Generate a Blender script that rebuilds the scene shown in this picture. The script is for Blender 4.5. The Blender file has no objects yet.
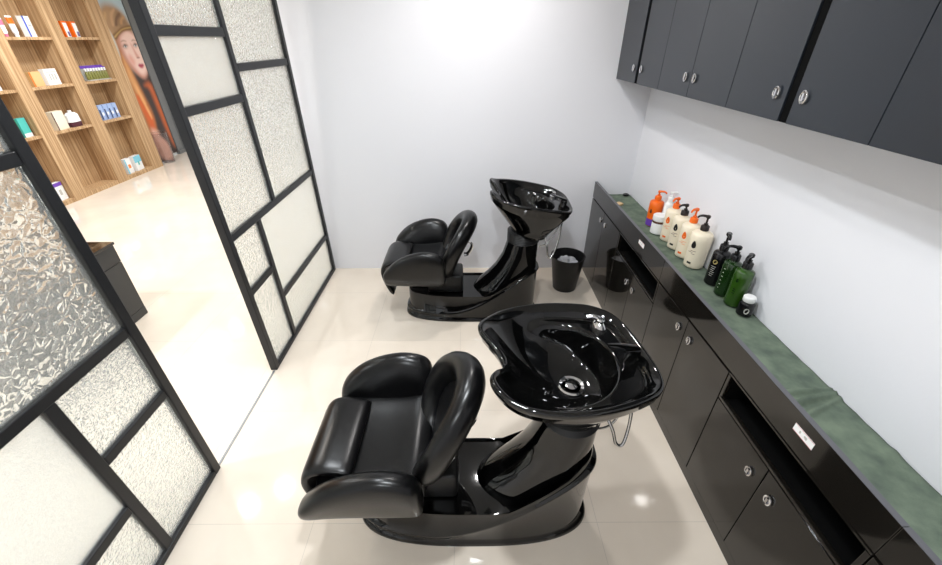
import bpy, bmesh, math, random
from mathutils import Vector, Matrix, noise
random.seed(7)
COL = bpy.context.scene.collection
PI = math.pi

# ------------------------------------------------------------------ materials
def lin(h):
    h = h.lstrip('#')
    out = []
    for i in (0, 2, 4):
        c = int(h[i:i+2], 16) / 255
        out.append(c/12.92 if c <= 0.04045 else ((c+0.055)/1.055)**2.4)
    return (*out, 1)

def mat(name, col, rough=0.5, metal=0.0, coat=0.0, spec=0.5, bump=None, trans=0.0, ior=1.45):
    m = bpy.data.materials.new(name); m.use_nodes = True
    nt = m.node_tree; b = nt.nodes['Principled BSDF']
    b.inputs['Base Color'].default_value = lin(col) if isinstance(col, str) else col
    b.inputs['Roughness'].default_value = rough
    b.inputs['Metallic'].default_value = metal
    b.inputs['Coat Weight'].default_value = coat
    b.inputs['Coat Roughness'].default_value = 0.03
    b.inputs['Specular IOR Level'].default_value = spec
    b.inputs['Transmission Weight'].default_value = trans
    b.inputs['IOR'].default_value = ior
    if bump:
        scale, strength, dist = bump
        tc = nt.nodes.new('ShaderNodeTexCoord')
        n = nt.nodes.new('ShaderNodeTexNoise'); n.inputs['Scale'].default_value = scale
        n.inputs['Detail'].default_value = 4
        bp = nt.nodes.new('ShaderNodeBump'); bp.inputs['Strength'].default_value = strength
        bp.inputs['Distance'].default_value = dist
        nt.links.new(tc.outputs['Object'], n.inputs['Vector'])
        nt.links.new(n.outputs['Fac'], bp.inputs['Height'])
        nt.links.new(bp.outputs['Normal'], b.inputs['Normal'])
    return m

def wood_mat():
    m = mat('zebra_oak', '#b98550', 0.5)
    nt = m.node_tree; b = nt.nodes['Principled BSDF']
    tc = nt.nodes.new('ShaderNodeTexCoord'); mp = nt.nodes.new('ShaderNodeMapping')
    mp.inputs['Scale'].default_value = (34, 34, 0.5)
    n = nt.nodes.new('ShaderNodeTexNoise'); n.inputs['Scale'].default_value = 1.6; n.inputs['Detail'].default_value = 5
    n.inputs['Roughness'].default_value = 0.65
    cr = nt.nodes.new('ShaderNodeValToRGB')
    cr.color_ramp.elements[0].position = 0.34; cr.color_ramp.elements[0].color = lin('#8c6a48')
    cr.color_ramp.elements[1].position = 0.62; cr.color_ramp.elements[1].color = lin('#cbab84')
    e = cr.color_ramp.elements.new(0.48); e.color = lin('#b08c64')
    nt.links.new(tc.outputs['Object'], mp.inputs['Vector']); nt.links.new(mp.outputs['Vector'], n.inputs['Vector'])
    nt.links.new(n.outputs['Fac'], cr.inputs['Fac']); nt.links.new(cr.outputs['Color'], b.inputs['Base Color'])
    return m

def floor_mat():
    m = mat('cream_porcelain_tile', '#d9cdbd', 0.07, coat=0.3)
    nt = m.node_tree; b = nt.nodes['Principled BSDF']
    tc = nt.nodes.new('ShaderNodeTexCoord')
    sep = nt.nodes.new('ShaderNodeSeparateXYZ'); nt.links.new(tc.outputs['Object'], sep.inputs['Vector'])
    def line(sock, off):
        a = nt.nodes.new('ShaderNodeMath'); a.operation = 'ADD'; a.inputs[1].default_value = off
        d = nt.nodes.new('ShaderNodeMath'); d.operation = 'DIVIDE'; d.inputs[1].default_value = 0.653
        f = nt.nodes.new('ShaderNodeMath'); f.operation = 'FRACT'
        s = nt.nodes.new('ShaderNodeMath'); s.operation = 'SUBTRACT'; s.inputs[1].default_value = 0.5
        ab = nt.nodes.new('ShaderNodeMath'); ab.operation = 'ABSOLUTE'
        l = nt.nodes.new('ShaderNodeMath'); l.operation = 'GREATER_THAN'; l.inputs[1].default_value = 0.4983
        nt.links.new(sock, a.inputs[0])
        for p, q in ((a, d), (d, f), (f, s), (s, ab), (ab, l)): nt.links.new(p.outputs[0], q.inputs[0])
        return l
    lx = line(sep.outputs['X'], 0.724 + 6.53); ly = line(sep.outputs['Y'], -0.99 + 6.53)
    mx = nt.nodes.new('ShaderNodeMath'); mx.operation = 'MAXIMUM'
    nt.links.new(lx.outputs[0], mx.inputs[0]); nt.links.new(ly.outputs[0], mx.inputs[1])
    n = nt.nodes.new('ShaderNodeTexNoise'); n.inputs['Scale'].default_value = 2.2; n.inputs['Detail'].default_value = 6
    cr = nt.nodes.new('ShaderNodeValToRGB')
    cr.color_ramp.elements[0].position = 0.3; cr.color_ramp.elements[0].color = lin('#d9ccbc')
    cr.color_ramp.elements[1].position = 0.7; cr.color_ramp.elements[1].color = lin('#e3d7c8')
    nt.links.new(tc.outputs['Object'], n.inputs['Vector']); nt.links.new(n.outputs['Fac'], cr.inputs['Fac'])
    mix = nt.nodes.new('ShaderNodeMix'); mix.data_type = 'RGBA'
    nt.links.new(mx.outputs[0], mix.inputs[0]); nt.links.new(cr.outputs['Color'], mix.inputs[6])
    mix.inputs[7].default_value = lin('#c6bbae')
    nt.links.new(mix.outputs[2], b.inputs['Base Color'])
    return m

def glass_mat(name, vor_scale, strength, dist, rough, clear, milk=0.18):
    m = bpy.data.materials.new(name); m.use_nodes = True
    nt = m.node_tree; out = nt.nodes['Material Output']; nt.nodes.remove(nt.nodes['Principled BSDF'])
    tc = nt.nodes.new('ShaderNodeTexCoord')
    n0 = nt.nodes.new('ShaderNodeTexNoise'); n0.inputs['Scale'].default_value = vor_scale*0.7
    mixv = nt.nodes.new('ShaderNodeMix'); mixv.data_type = 'VECTOR'; mixv.inputs[0].default_value = 0.03
    nt.links.new(tc.outputs['Object'], n0.inputs['Vector'])
    nt.links.new(tc.outputs['Object'], mixv.inputs[4]); nt.links.new(n0.outputs['Color'], mixv.inputs[5])
    v = nt.nodes.new('ShaderNodeTexVoronoi'); v.feature = 'DISTANCE_TO_EDGE'; v.inputs['Scale'].default_value = vor_scale
    rmp = nt.nodes.new('ShaderNodeValToRGB'); rmp.color_ramp.interpolation = 'EASE'
    rmp.color_ramp.elements[0].position = 0.0; rmp.color_ramp.elements[1].position = 0.38
    nt.links.new(mixv.outputs[1], v.inputs['Vector'])
    bp = nt.nodes.new('ShaderNodeBump'); bp.inputs['Strength'].default_value = strength; bp.inputs['Distance'].default_value = dist
    nt.links.new(v.outputs['Distance'], rmp.inputs['Fac']); nt.links.new(rmp.outputs['Color'], bp.inputs['Height'])
    g = nt.nodes.new('ShaderNodeBsdfGlass'); g.inputs['IOR'].default_value = 1.45; g.inputs['Roughness'].default_value = rough
    g.inputs['Color'].default_value = (0.97, 0.99, 0.98, 1)
    nt.links.new(bp.outputs['Normal'], g.inputs['Normal'])
    t = nt.nodes.new('ShaderNodeBsdfTransparent'); t.inputs['Color'].default_value = (0.97, 0.98, 0.98, 1)
    tr = nt.nodes.new('ShaderNodeBsdfTranslucent'); tr.inputs['Color'].default_value = (0.93, 0.95, 0.95, 1)
    m1 = nt.nodes.new('ShaderNodeMixShader'); m1.inputs[0].default_value = clear
    m2 = nt.nodes.new('ShaderNodeMixShader'); m2.inputs[0].default_value = milk
    nt.links.new(g.outputs[0], m1.inputs[1]); nt.links.new(t.outputs[0], m1.inputs[2])
    nt.links.new(m1.outputs[0], m2.inputs[1]); nt.links.new(tr.outputs[0], m2.inputs[2])
    nt.links.new(m2.outputs[0], out.inputs['Surface'])
    return m

def cloth_mat():
    m = mat('green_terry', '#4d5c4c', 0.95, bump=(350, 0.6, 0.003), spec=0.1)
    nt = m.node_tree; b = nt.nodes['Principled BSDF']
    tc = nt.nodes.new('ShaderNodeTexCoord')
    n = nt.nodes.new('ShaderNodeTexNoise'); n.inputs['Scale'].default_value = 14; n.inputs['Detail'].default_value = 8
    cr = nt.nodes.new('ShaderNodeValToRGB')
    cr.color_ramp.elements[0].position = 0.3; cr.color_ramp.elements[0].color = lin('#59645a')
    cr.color_ramp.elements[1].position = 0.7; cr.color_ramp.elements[1].color = lin('#788573')
    nt.links.new(tc.outputs['Object'], n.inputs['Vector']); nt.links.new(n.outputs['Fac'], cr.inputs['Fac'])
    nt.links.new(cr.outputs['Color'], b.inputs['Base Color'])
    return m

M = {}
M['wall'] = mat('wall_paint', '#e6e6ea', 0.6, bump=(90, 0.15, 0.002))
M['salon_wall'] = mat('salon_wall_paint', '#f0f0f0', 0.6)
M['ceiling'] = mat('ceiling_paint', '#f2f2f2', 0.8)
M['floor'] = floor_mat()
M['wood'] = wood_mat()
M['frame'] = mat('black_painted_steel', '#1d1e20', 0.38, spec=0.4)
M['glass_bold'] = glass_mat('hammered_glass', 27, 0.75, 0.0045, 0.05, 0.08, 0.10)
M['glass_fine'] = glass_mat('fine_frosted_glass', 150, 0.6, 0.001, 0.22, 0.15, 0.2)
M['glass_mid'] = glass_mat('rippled_glass', 56, 0.75, 0.0021, 0.08, 0.10, 0.14)
M['laminate'] = mat('black_gloss_laminate', '#14120f', 0.07, spec=0.6, coat=0.2)
M['laminate_up'] = mat('charcoal_laminate', '#1b2129', 0.3, spec=0.7)
M['edge'] = mat('grey_edge_band', '#5b5b60', 0.4)
M['black'] = mat('matt_black_interior', '#050505', 0.8, spec=0.1)
M['gloss'] = mat('black_gelcoat', '#050505', 0.05, coat=0.15, spec=0.5)
M['leather'] = mat('black_leather', '#080809', 0.28, spec=0.42, bump=(160, 0.10, 0.002))
M['rubber'] = mat('black_rubber', '#0c0c0c', 0.45)
M['chrome'] = mat('chrome', '#d8d8da', 0.08, metal=1.0)
M['hose'] = mat('steel_hose', '#b5b5b5', 0.25, metal=1.0)
M['cloth'] = cloth_mat()
M['binplastic'] = mat('black_bin_plastic', '#111111', 0.42)
M['white'] = mat('white_plastic', '#eeeeec', 0.35)
M['cream'] = mat('cream_plastic', '#ece0c8', 0.35)
M['orange'] = mat('orange_plastic', '#ef6a14', 0.35)
M['purple'] = mat('purple_plastic', '#6f45b0', 0.4)
M['dark'] = mat('dark_brown_plastic', '#241d1b', 0.35)
M['blackp'] = mat('black_plastic', '#0e0e10', 0.25)
M['green'] = mat('green_bottle', '#2a4a14', 0.15, coat=0.3)
M['dkgreen'] = mat('dark_green_bottle', '#16300f', 0.15, coat=0.3)
M['ink'] = mat('black_ink', '#1a1716', 0.5)
M['orange_ink'] = mat('orange_ink', '#f08a3c', 0.5)
M['gold_ink'] = mat('gold_ink', '#9a8a55', 0.4)
M['grey_ink'] = mat('grey_ink', '#b9b7b0', 0.5)
M['red_ink'] = mat('red_ink', '#c88d90', 0.5)
M['brown_ink'] = mat('brown_ink', '#5a3322', 0.5)
M['sponge'] = mat('tan_sponge', '#d8b88c', 0.9, bump=(120, 0.5, 0.003))
M['tan'] = mat('tan_card', '#d8b07a', 0.6)
M['maroon'] = mat('maroon_card', '#4a1f2c', 0.5)
M['teal'] = mat('teal_card', '#4fb7ad', 0.5)
M['sky'] = mat('light_blue_card', '#7fc4d8', 0.5)
M['gcard'] = mat('green_card', '#2e8a57', 0.5)
M['blue'] = mat('blue_card', '#3a55c4', 0.5)
M['navy'] = mat('navy_card', '#25335e', 0.5)
M['pale_blue'] = mat('pale_blue_card', '#9fb4dc', 0.5)
M['pink'] = mat('pink_card', '#d87090', 0.5)
M['olive'] = mat('amber_green_vial', '#7c7a3c', 0.3)
M['alu'] = mat('brushed_aluminium', '#7d7f80', 0.4, metal=0.5)
M['smoke'] = mat('smoked_plastic', (0.85, 0.80, 0.80, 1), 0.03, trans=1.0)
M['desk'] = mat('desk_laminate', '#3a3b3c', 0.4)
M['desktop'] = mat('desk_gloss_top', '#17120f', 0.08, coat=0.5)
M['foil'] = mat('clear_wrap', '#c9cbd0', 0.15, spec=0.8)
M['p_bg'] = mat('poster_board', '#aebfca', 0.4)
M['p_orange'] = mat('orange_brown_card', '#d9772f', 0.5)

# ------------------------------------------------------------------ helpers
def obj(name, bm, m, parent=None, smooth=False, loc=None, rot=None, bevel=0, sub=0, angle=40):
    bmesh.ops.recalc_face_normals(bm, faces=bm.faces)
    me = bpy.data.meshes.new(name); bm.to_mesh(me); bm.free()
    for x in (m if isinstance(m, (list, tuple)) else [m]): me.materials.append(M[x])
    if smooth:
        for p in me.polygons: p.use_smooth = True
        if angle < 180: me.set_sharp_from_angle(angle=math.radians(angle))
    o = bpy.data.objects.new(name, me); COL.objects.link(o)
    if parent: o.parent = parent
    if loc: o.location = loc
    if rot: o.rotation_euler = rot
    if bevel:
        b = o.modifiers.new('bevel', 'BEVEL'); b.width = bevel; b.segments = 2; b.limit_method = 'ANGLE'
    if sub:
        s = o.modifiers.new('sub', 'SUBSURF'); s.levels = sub; s.render_levels = sub
    return o

def tag(o, label, cat, group=None, kind=None):
    o['label'] = label; o['category'] = cat
    if group: o['group'] = group
    if kind: o['kind'] = kind
    return o

def thing(name, label, cat, loc=(0, 0, 0), rotz=0, group=None):
    o = bpy.data.objects.new(name, None); COL.objects.link(o); o.empty_display_size = 0.1
    o.location = loc; o.rotation_euler = (0, 0, rotz)
    return tag(o, label, cat, group)

def struct(name, bm, m, **k):
    o = obj(name, bm, m, **k); o['kind'] = 'structure'; return o

def copy_tree(o, parent=None):
    c = o.copy(); COL.objects.link(c)
    if parent: c.parent = parent
    for ch in list(o.children): copy_tree(ch, c)
    return c

def box(bm, x0, x1, y0, y1, z0, z1, mi=0):
    vs = [bm.verts.new(p) for p in ((x0,y0,z0),(x1,y0,z0),(x1,y1,z0),(x0,y1,z0),(x0,y0,z1),(x1,y0,z1),(x1,y1,z1),(x0,y1,z1))]
    for f in ((0,3,2,1),(4,5,6,7),(0,1,5,4),(1,2,6,5),(2,3,7,6),(3,0,4,7)):
        bm.faces.new([vs[i] for i in f]).material_index = mi
    return bm

def B(*a): return box(bmesh.new(), *a)

def rbox(bm, c, size, r, seg=4):
    t = bmesh.new(); bmesh.ops.create_cube(t, size=1)
    for v in t.verts: v.co = Vector((v.co.x*size[0]+c[0], v.co.y*size[1]+c[1], v.co.z*size[2]+c[2]))
    bmesh.ops.bevel(t, geom=list(t.edges), offset=r, segments=seg, profile=0.5, affect='EDGES')
    me = bpy.data.meshes.new('t'); t.to_mesh(me); t.free(); bm.from_mesh(me); bpy.data.meshes.remove(me)
    return bm

def loft(bm, rings, cap0=True, cap1=True, closed=True, mi=0):
    R = [[bm.verts.new(p) for p in r] for r in rings]
    n = len(R[0])
    for a, b in zip(R, R[1:]):
        for i in range(n if closed else n-1):
            j = (i+1) % n
            try: bm.faces.new((a[i], a[j], b[j], b[i])).material_index = mi
            except ValueError: pass
    if cap0: bm.faces.new(list(reversed(R[0]))).material_index = mi
    if cap1: bm.faces.new(R[-1]).material_index = mi
    return bm

def ellipse(cx, cy, z, rx, ry, n=48, e=2.0):
    out = []
    for i in range(n):
        t = 2*PI*i/n; c, s = math.cos(t), math.sin(t)
        out.append((cx + rx*math.copysign(abs(c)**(2/e), c), cy + ry*math.copysign(abs(s)**(2/e), s), z))
    return out

def lathe(bm, prof, n=28, c=(0, 0), mi=0, cap0=True, cap1=True, sx=1, sy=1):
    return loft(bm, [[(c[0]+sx*r*math.cos(2*PI*i/n), c[1]+sy*r*math.sin(2*PI*i/n), z) for i in range(n)] for r, z in prof], cap0, cap1, mi=mi)

def tube(bm, pts, r, n=10, mi=0, steps=6, rx=None):
    P = [Vector(p) for p in pts]
    if steps > 1 and len(P) > 2:
        Q = []
        for i in range(len(P)-1):
            p0 = P[max(i-1, 0)]; p1 = P[i]; p2 = P[i+1]; p3 = P[min(i+2, len(P)-1)]
            for k in range(steps):
                t = k/steps
                Q.append(0.5*((2*p1)+(-p0+p2)*t+(2*p0-5*p1+4*p2-p3)*t*t+(-p0+3*p1-3*p2+p3)*t**3))
        Q.append(P[-1]); P = Q
    rings = []; up = None
    for i, p in enumerate(P):
        d = (P[min(i+1, len(P)-1)] - P[max(i-1, 0)]).normalized()
        if up is None:
            up = d.orthogonal().normalized()
        up = (up - d*up.dot(d)).normalized(); s = d.cross(up)
        rr = r(i/(len(P)-1)) if callable(r) else r
        rings.append([p + (up*math.cos(2*PI*k/n) + s*math.sin(2*PI*k/n)*(rx or 1))*rr for k in range(n)])
    return loft(bm, rings, mi=mi)

def ss(a, b, x):
    t = min(max((x-a)/(b-a), 0), 1); return t*t*(3-2*t)

def catmull(pts, n, closed=True):
    P = [Vector(p) for p in pts]; m = len(P); Q = []
    segs = m if closed else m-1
    for i in range(segs):
        if closed: p0, p1, p2, p3 = P[(i-1) % m], P[i], P[(i+1) % m], P[(i+2) % m]
        else: p0, p1, p2, p3 = P[max(i-1, 0)], P[i], P[i+1], P[min(i+2, m-1)]
        for k in range(20):
            t = k/20
            Q.append(0.5*((2*p1)+(-p0+p2)*t+(2*p0-5*p1+4*p2-p3)*t*t+(-p0+3*p1-3*p2+p3)*t**3))
    if not closed: Q.append(P[-1])
    L = [0]
    QQ = Q + ([Q[0]] if closed else [])
    for a, b in zip(QQ, QQ[1:]): L.append(L[-1] + (b-a).length)
    out = []; j = 0
    for k in range(n):
        d = L[-1]*k/(n if closed else n-1)
        while j < len(L)-2 and L[j+1] < d: j += 1
        t = (d-L[j])/max(L[j+1]-L[j], 1e-9)
        out.append(QQ[j].lerp(QQ[j+1], min(t, 1)))
    return out

# ------------------------------------------------------------------ the room
YB, XR, XP, H = 3.39, 1.40, -1.32, 2.8
XS, YS, YF = -5.70, 8.75, -3.2
struct('floor', B(XS-0.1, XR+0.1, YF-0.1, YS+0.1, -0.05, 0), 'floor')
struct('ceiling', B(XS-0.1, XR+0.1, YF-0.1, YS+0.1, H, H+0.06), 'ceiling')
struct('wall_back', B(XP-0.03, XR+0.1, YB, YB+0.12, 0, H), 'wall')
struct('wall_right', B(XR, XR+0.1, -1.7, YB, 0, H), 'wall')
struct('wall_front', B(XP+0.02, XR, -1.7, -1.6, 0, H), 'wall')
struct('wall_left', B(XS-0.1, XS, YF, YS+0.1, 0, H), 'salon_wall')
struct('wall_salon_back', B(XS, 1.5, YS, YS+0.1, 0, H), 'salon_wall')
struct('wall_salon_right', B(1.5, 1.6, YB+0.12, YS+0.1, 0, H), 'salon_wall')
struct('trim_1', B(XP-0.002, XP+0.010, 1.275, 1.985, 0, 0.003), 'alu')
bm = B(XS, XS+0.07, 8.17, 8.31, 0, H); box(bm, XS, XS+0.06, 7.975, 8.17, 0, 0.06); box(bm, XS, XS+0.04, 7.975, 8.17, 0.06, H)
struct('trim_2', bm, 'alu')
# unseen shop front, posts and sill; wide opening added for daylight fill
bm = B(XS, -1.3, YF-0.1, YF, 2.55, H); box(bm, XS, -1.3, YF-0.1, YF, 0, 0.12)
for x in (-5.65, -4.2, -2.75, -1.35): box(bm, x-0.05, x+0.05, YF-0.09, YF-0.01, 0.12, 2.55)
struct('wall_salon_front', bm, 'alu')

# ------------------------------------------------------------------ glass partitions
def partition(label, y0, y1, bars, mulls, panes, lean=0.034):
    def obj(name, bm, m, parent, **k):
        for v in bm.verts: v.co.y -= lean*v.co.z
        return globals()['obj'](name, bm, m, parent, **k)
    t = thing('glass_partition', label, 'partition', (XP, (y0+y1)/2, 0)); cy = (y0+y1)/2
    w = 0.042; d = 0.036
    top = 2.74
    bm = bmesh.new()
    for a in (y0, y1-w): box(bm, -d/2-0.004, d/2+0.004, a-cy, a+w-cy, 0, top)
    box(bm, -d/2-0.004, d/2+0.004, y0+w-cy, y1-w-cy, 0, 0.03); box(bm, -d/2-0.004, d/2+0.004, y0+w-cy, y1-w-cy, top-w, top)
    obj('frame', bm, 'frame', t, bevel=0.004)
    for z, a, b in bars: obj('crossbar', B(-d/2, d/2, a-cy, b-cy, z-w/2, z+w/2), 'frame', t, bevel=0.004)
    for y, a, b in mulls: obj('mullion', B(-d/2, d/2, y-w/2-cy, y+w/2-cy, a, b), 'frame', t, bevel=0.004)
    for a, b, c, e, m in panes:
        obj('glass_pane', B(-0.004, 0.004, a-cy, b-cy, c, e), m, t)
    return t
w = 0.021
y0, y1 = 1.99, 3.375
a0, a1 = y0+0.042, y1-0.042
partition('tall black framed panel of rippled glass panes against the back wall', y0, y1,
    [(0.967, a0, a1), (1.935, a0, 2.60-w), (1.615, a0, 2.60-w), (1.766, 2.60+w, a1), (0.605, a0, 2.35-w), (0.371, 2.35+w, a1)],
    [(2.35, 0.03, 0.967-w), (2.60, 0.967+w, 2.698)],
    [(a0, 2.35-w, 0.03, 0.605-w, 'glass_mid'), (a0, 2.35-w, 0.605+w, 0.967-w, 'glass_mid'), (2.35+w, a1, 0.03, 0.371-w, 'glass_mid'),
     (2.35+w, a1, 0.371+w, 0.967-w, 'glass_fine'), (a0, 2.60-w, 0.967+w, 1.615-w, 'glass_mid'), (a0, 2.60-w, 1.615+w, 1.935-w, 'glass_fine'),
     (a0, 2.60-w, 1.935+w, 2.698, 'glass_mid'), (2.60+w, a1, 0.967+w, 1.766-w, 'glass_mid'), (2.60+w, a1, 1.766+w, 2.698, 'glass_mid')], lean=0.036)
y0, y1 = -0.10, 1.277
a0, a1 = y0+0.042, y1-0.042
partition('black framed glass panel nearest the viewer beside the doorway gap', y0, y1,
    [(0.95, a0, a1), (1.608, 0.68+w, a1), (1.76, a0, 0.68-w), (0.608, 0.89+w, a1), (0.362, a0, 0.89-w)],
    [(0.89, 0.03, 0.95-w), (0.68, 0.95+w, 2.698)],
    [(0.89+w, a1, 0.03, 0.608-w, 'glass_mid'), (0.89+w, a1, 0.608+w, 0.95-w, 'glass_mid'), (a0, 0.89-w, 0.03, 0.362-w, 'glass_mid'),
     (a0, 0.89-w, 0.362+w, 0.95-w, 'glass_fine'), (0.68+w, a1, 0.95+w, 1.608-w, 'glass_bold'), (0.68+w, a1, 1.608+w, 2.698, 'glass_mid'),
     (a0, 0.68-w, 0.95+w, 1.76-w, 'glass_mid'), (a0, 0.68-w, 1.76+w, 2.698, 'glass_fine')])

# ------------------------------------------------------------------ finger pulls
def knob_bm(face=-1):
    bm = bmesh.new()
    n = 24; rings = []
    for i in range(n):                              # oval ring standing in the y-z plane
        t = 2*PI*i/n; c, s = math.cos(t), math.sin(t)
        rings.append([(face*(0.006+0.005*math.sin(u)), (0.014+0.004*math.cos(u))*c, (0.019+0.004*math.cos(u))*s) for u in [2*PI*k/8 for k in range(8)]])
    rings.append(rings[0])
    loft(bm, rings, False, False)
    loft(bm, [[(face*x, 0.013*c*k, 0.018*s*k) for c, s in [(math.cos(2*PI*i/20), math.sin(2*PI*i/20)) for i in range(20)]] for x, k in ((0.0, 1), (0.004, 1))])
    box(bm, min(0, face*0.012), max(0, face*0.012), -0.004, 0.004, -0.012, 0.012)
    bmesh.ops.remove_doubles(bm, verts=bm.verts, dist=1e-5)
    return bm
KN = None
def knob(parent, loc):
    global KN
    if KN is None:
        KN = obj('knob', knob_bm(), 'chrome', parent, smooth=True, loc=loc); return KN
    k = KN.copy(); COL.objects.link(k); k.parent = parent; k.location = loc; return k

# ------------------------------------------------------------------ base cabinets under the shelf
XF = 1.085
def base_cabinet(y0, y1, label, slot, kn):
    cy = (y0+y1)/2
    t = thing('base_cabinet', label, 'cabinet', (XF, cy, 0), group='black base cabinets along the right wall')
    y0 -= cy; y1 -= cy
    th = 0.018
    xb = XR-0.003-XF
    bm = B(th, xb, y0+0.001, y0+th, 0.0, 0.712); box(bm, th, xb, y1-th, y1-0.001, 0.0, 0.712)
    box(bm, th, xb, y0+th, y1-th, 0.06, 0.078); box(bm, xb-0.01, xb, y0+th, y1-th, 0.078, 0.712)
    box(bm, th, xb, y0+th, y1-th, 0.694, 0.712)
    if slot: box(bm, th, xb-0.01, y0+th, y1-th, 0.548, 0.566)
    obj('carcass', bm, 'black', t)
    obj('plinth', B(0.004, 0.03, y0, y1, 0.0, 0.056), 'laminate', t)
    zt = 0.560 if slot else 0.708
    if slot:
        bm = B(0.0, th, y0+0.002, y1-0.002, 0.564, 0.578); box(bm, 0, th, y0+0.002, y1-0.002, 0.702, 0.713)
        box(bm, 0, th, y0+0.002, y0+0.018, 0.578, 0.702); box(bm, 0, th, y1-0.018, y1-0.002, 0.578, 0.702)
        obj('slot_surround', bm, 'laminate', t, bevel=0.002)
    zk = 0.468 if slot else 0.628
    for a, b, k in ((y0, 0, -0.058), (0, y1, 0.058)):
        d = obj('door', B(0, th, a+0.002, b-0.002, 0.062, zt), 'laminate', t, bevel=0.002)
        knob(d, (0, k, zk))
    return t
base_cabinet(2.645, 3.385, 'black two-door base cabinet in the far corner by the back wall', False, 0)
base_cabinet(1.945, 2.645, 'black base cabinet with open slot and small doors, nearer the back wall and waste bin', True, 0)
base_cabinet(1.225, 1.945, 'black base cabinet with two tall doors between the two slotted ones', False, 0)
base_cabinet(0.530, 1.225, 'black base cabinet with open slot nearest the viewer', True, 0)
base_cabinet(-0.19, 0.530, 'black base cabinet at the bottom right edge of the photo', False, 0)

t = thing('counter_shelf', 'black recessed counter shelf with raised front fascia along the right wall', 'counter', (XF, 1.6, 0.714))
y0, y1 = -0.19-1.6, 3.385-1.6
obj('shelf_board', B(0.02, XR-0.003-XF, y0, y1, 0.0005, 0.020), 'laminate', t)
fas = []
for a, b in ((y0, 0.53-1.6), (0.53-1.6, 1.95-1.6), (1.95-1.6, y1)):
    f = obj('fascia_panel', B(0, 0.019, a+0.001, b-0.001, 0.0035, 0.139), 'laminate', t, bevel=0.0015); fas.append(f)
    e = obj('edge_band', B(-0.0005, 0.0195, a+0.001, b-0.001, 0.139, 0.1405), 'edge', f); e['label'] = 'grey edge banding'
for yy, f in ((0.842, fas[1]), (2.271, fas[2])):
    bm = B(-0.0015, -0.0002, yy-1.6-0.042, yy-1.6+0.042, 0.068, 0.097, 0)
    box(bm, -0.0018, -0.0015, yy-1.6-0.042, yy-1.6+0.042, 0.068, 0.070, 1); box(bm, -0.0018, -0.0015, yy-1.6-0.042, yy-1.6+0.042, 0.095, 0.097, 1)
    for k, (p, q) in enumerate(((-0.015, 0.008), (-0.008, 0.005), (0.012, 0.006))): box(bm, -0.0018, -0.0015, yy-1.6+p, yy-1.6+p+q, 0.078+0.003*(k % 2), 0.088, 2)
    s = obj('label_sticker', bm, ['white', 'red_ink', 'grey_ink'], f); s['label'] = 'white rectangular sticker'

# green cloth lying along the shelf
bm = bmesh.new()
nx, ny = 24, 480
grid = []
ya, yb_ = 0.485, 3.372
for j in range(ny+1):
    y = ya + (yb_-ya)*j/ny; row = []
    for i in range(nx+1):
        u = i/nx; x = 1.106 + u*(XR-0.004-1.106)
        z = 0.7395 + 0.006*(noise.noise((x*10, y*8, 0))+0.8)*ss(1.45, 1.25, y)*(0.25+math.sin(PI*u)*0.75) + 0.0025*(noise.noise((x*30, y*22, 3))+0.6)
        for yc, sk, h_, wd in ((1.03, 0.30, 0.034, 0.008), (1.075, 0.12, 0.030, 0.008), (0.985, 0.45, 0.018, 0.010), (0.75, 0.5, 0.006, 0.02), (1.35, 0.4, 0.004, 0.02), (2.0, -0.3, 0.004, 0.02), (1.24, -0.5, 0.004, 0.02)):
            z += h_*math.exp(-((y-yc-sk*(x-1.25))/wd)**2)*(0.6+0.4*math.sin(u*3+yc*7))
        row.append(bm.verts.new((x, y + 0.006*noise.noise((x*20, 5, j > ny/2)) if j in (0, ny) else y, z)))
    grid.append(row)
for j in range(ny):
    for i in range(nx): bm.faces.new((grid[j][i], grid[j][i+1], grid[j+1][i+1], grid[j+1][i]))
o = obj('green_cloth', bm, 'cloth', smooth=True, angle=180)
so = o.modifiers.new('s', 'SOLIDIFY'); so.thickness = 0.002; so.offset = 1
tag(o, 'long dark green towelling cloth spread along the counter shelf', 'cloth')
ZC = 0.7435
o = obj('paper_card', B(-0.045, 0.045, -0.012, 0.012, 0, 0.003), 'white', loc=(1.285, 0.468, 0.7350), rot=(0, 0, 0.05))
tag(o, 'small white card at the near end of the green cloth', 'card')
o = obj('paper_scrap', B(-0.012, 0.012, -0.006, 0.006, 0, 0.002), 'tan', loc=(1.185, 1.53, 0.7470), rot=(0, 0, 1.1))
tag(o, 'tiny yellowish paper scrap lying on the green cloth below the bottles', 'scrap')
bm = bmesh.new(); lathe(bm, [(0.020, 0), (0.026, 0.003), (0.026, 0.012), (0.022, 0.016), (0.012, 0.016), (0.010, 0.013)], 24)
tag(obj('round_cap', bm, 'blackp', smooth=True, loc=(1.350, 3.325, 0.7460)), 'small round black cap on the far end of the green cloth', 'cap')
bm = bmesh.new(); rbox(bm, (0, 0, 0.009), (0.06, 0.05, 0.018), 0.006, 3)
tag(obj('sponge', bm, 'sponge', smooth=True, loc=(1.215, 3.10, 0.7460), rot=(0, 0, 0.5)), 'small tan sponge on the far end of the green cloth', 'sponge')

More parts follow.
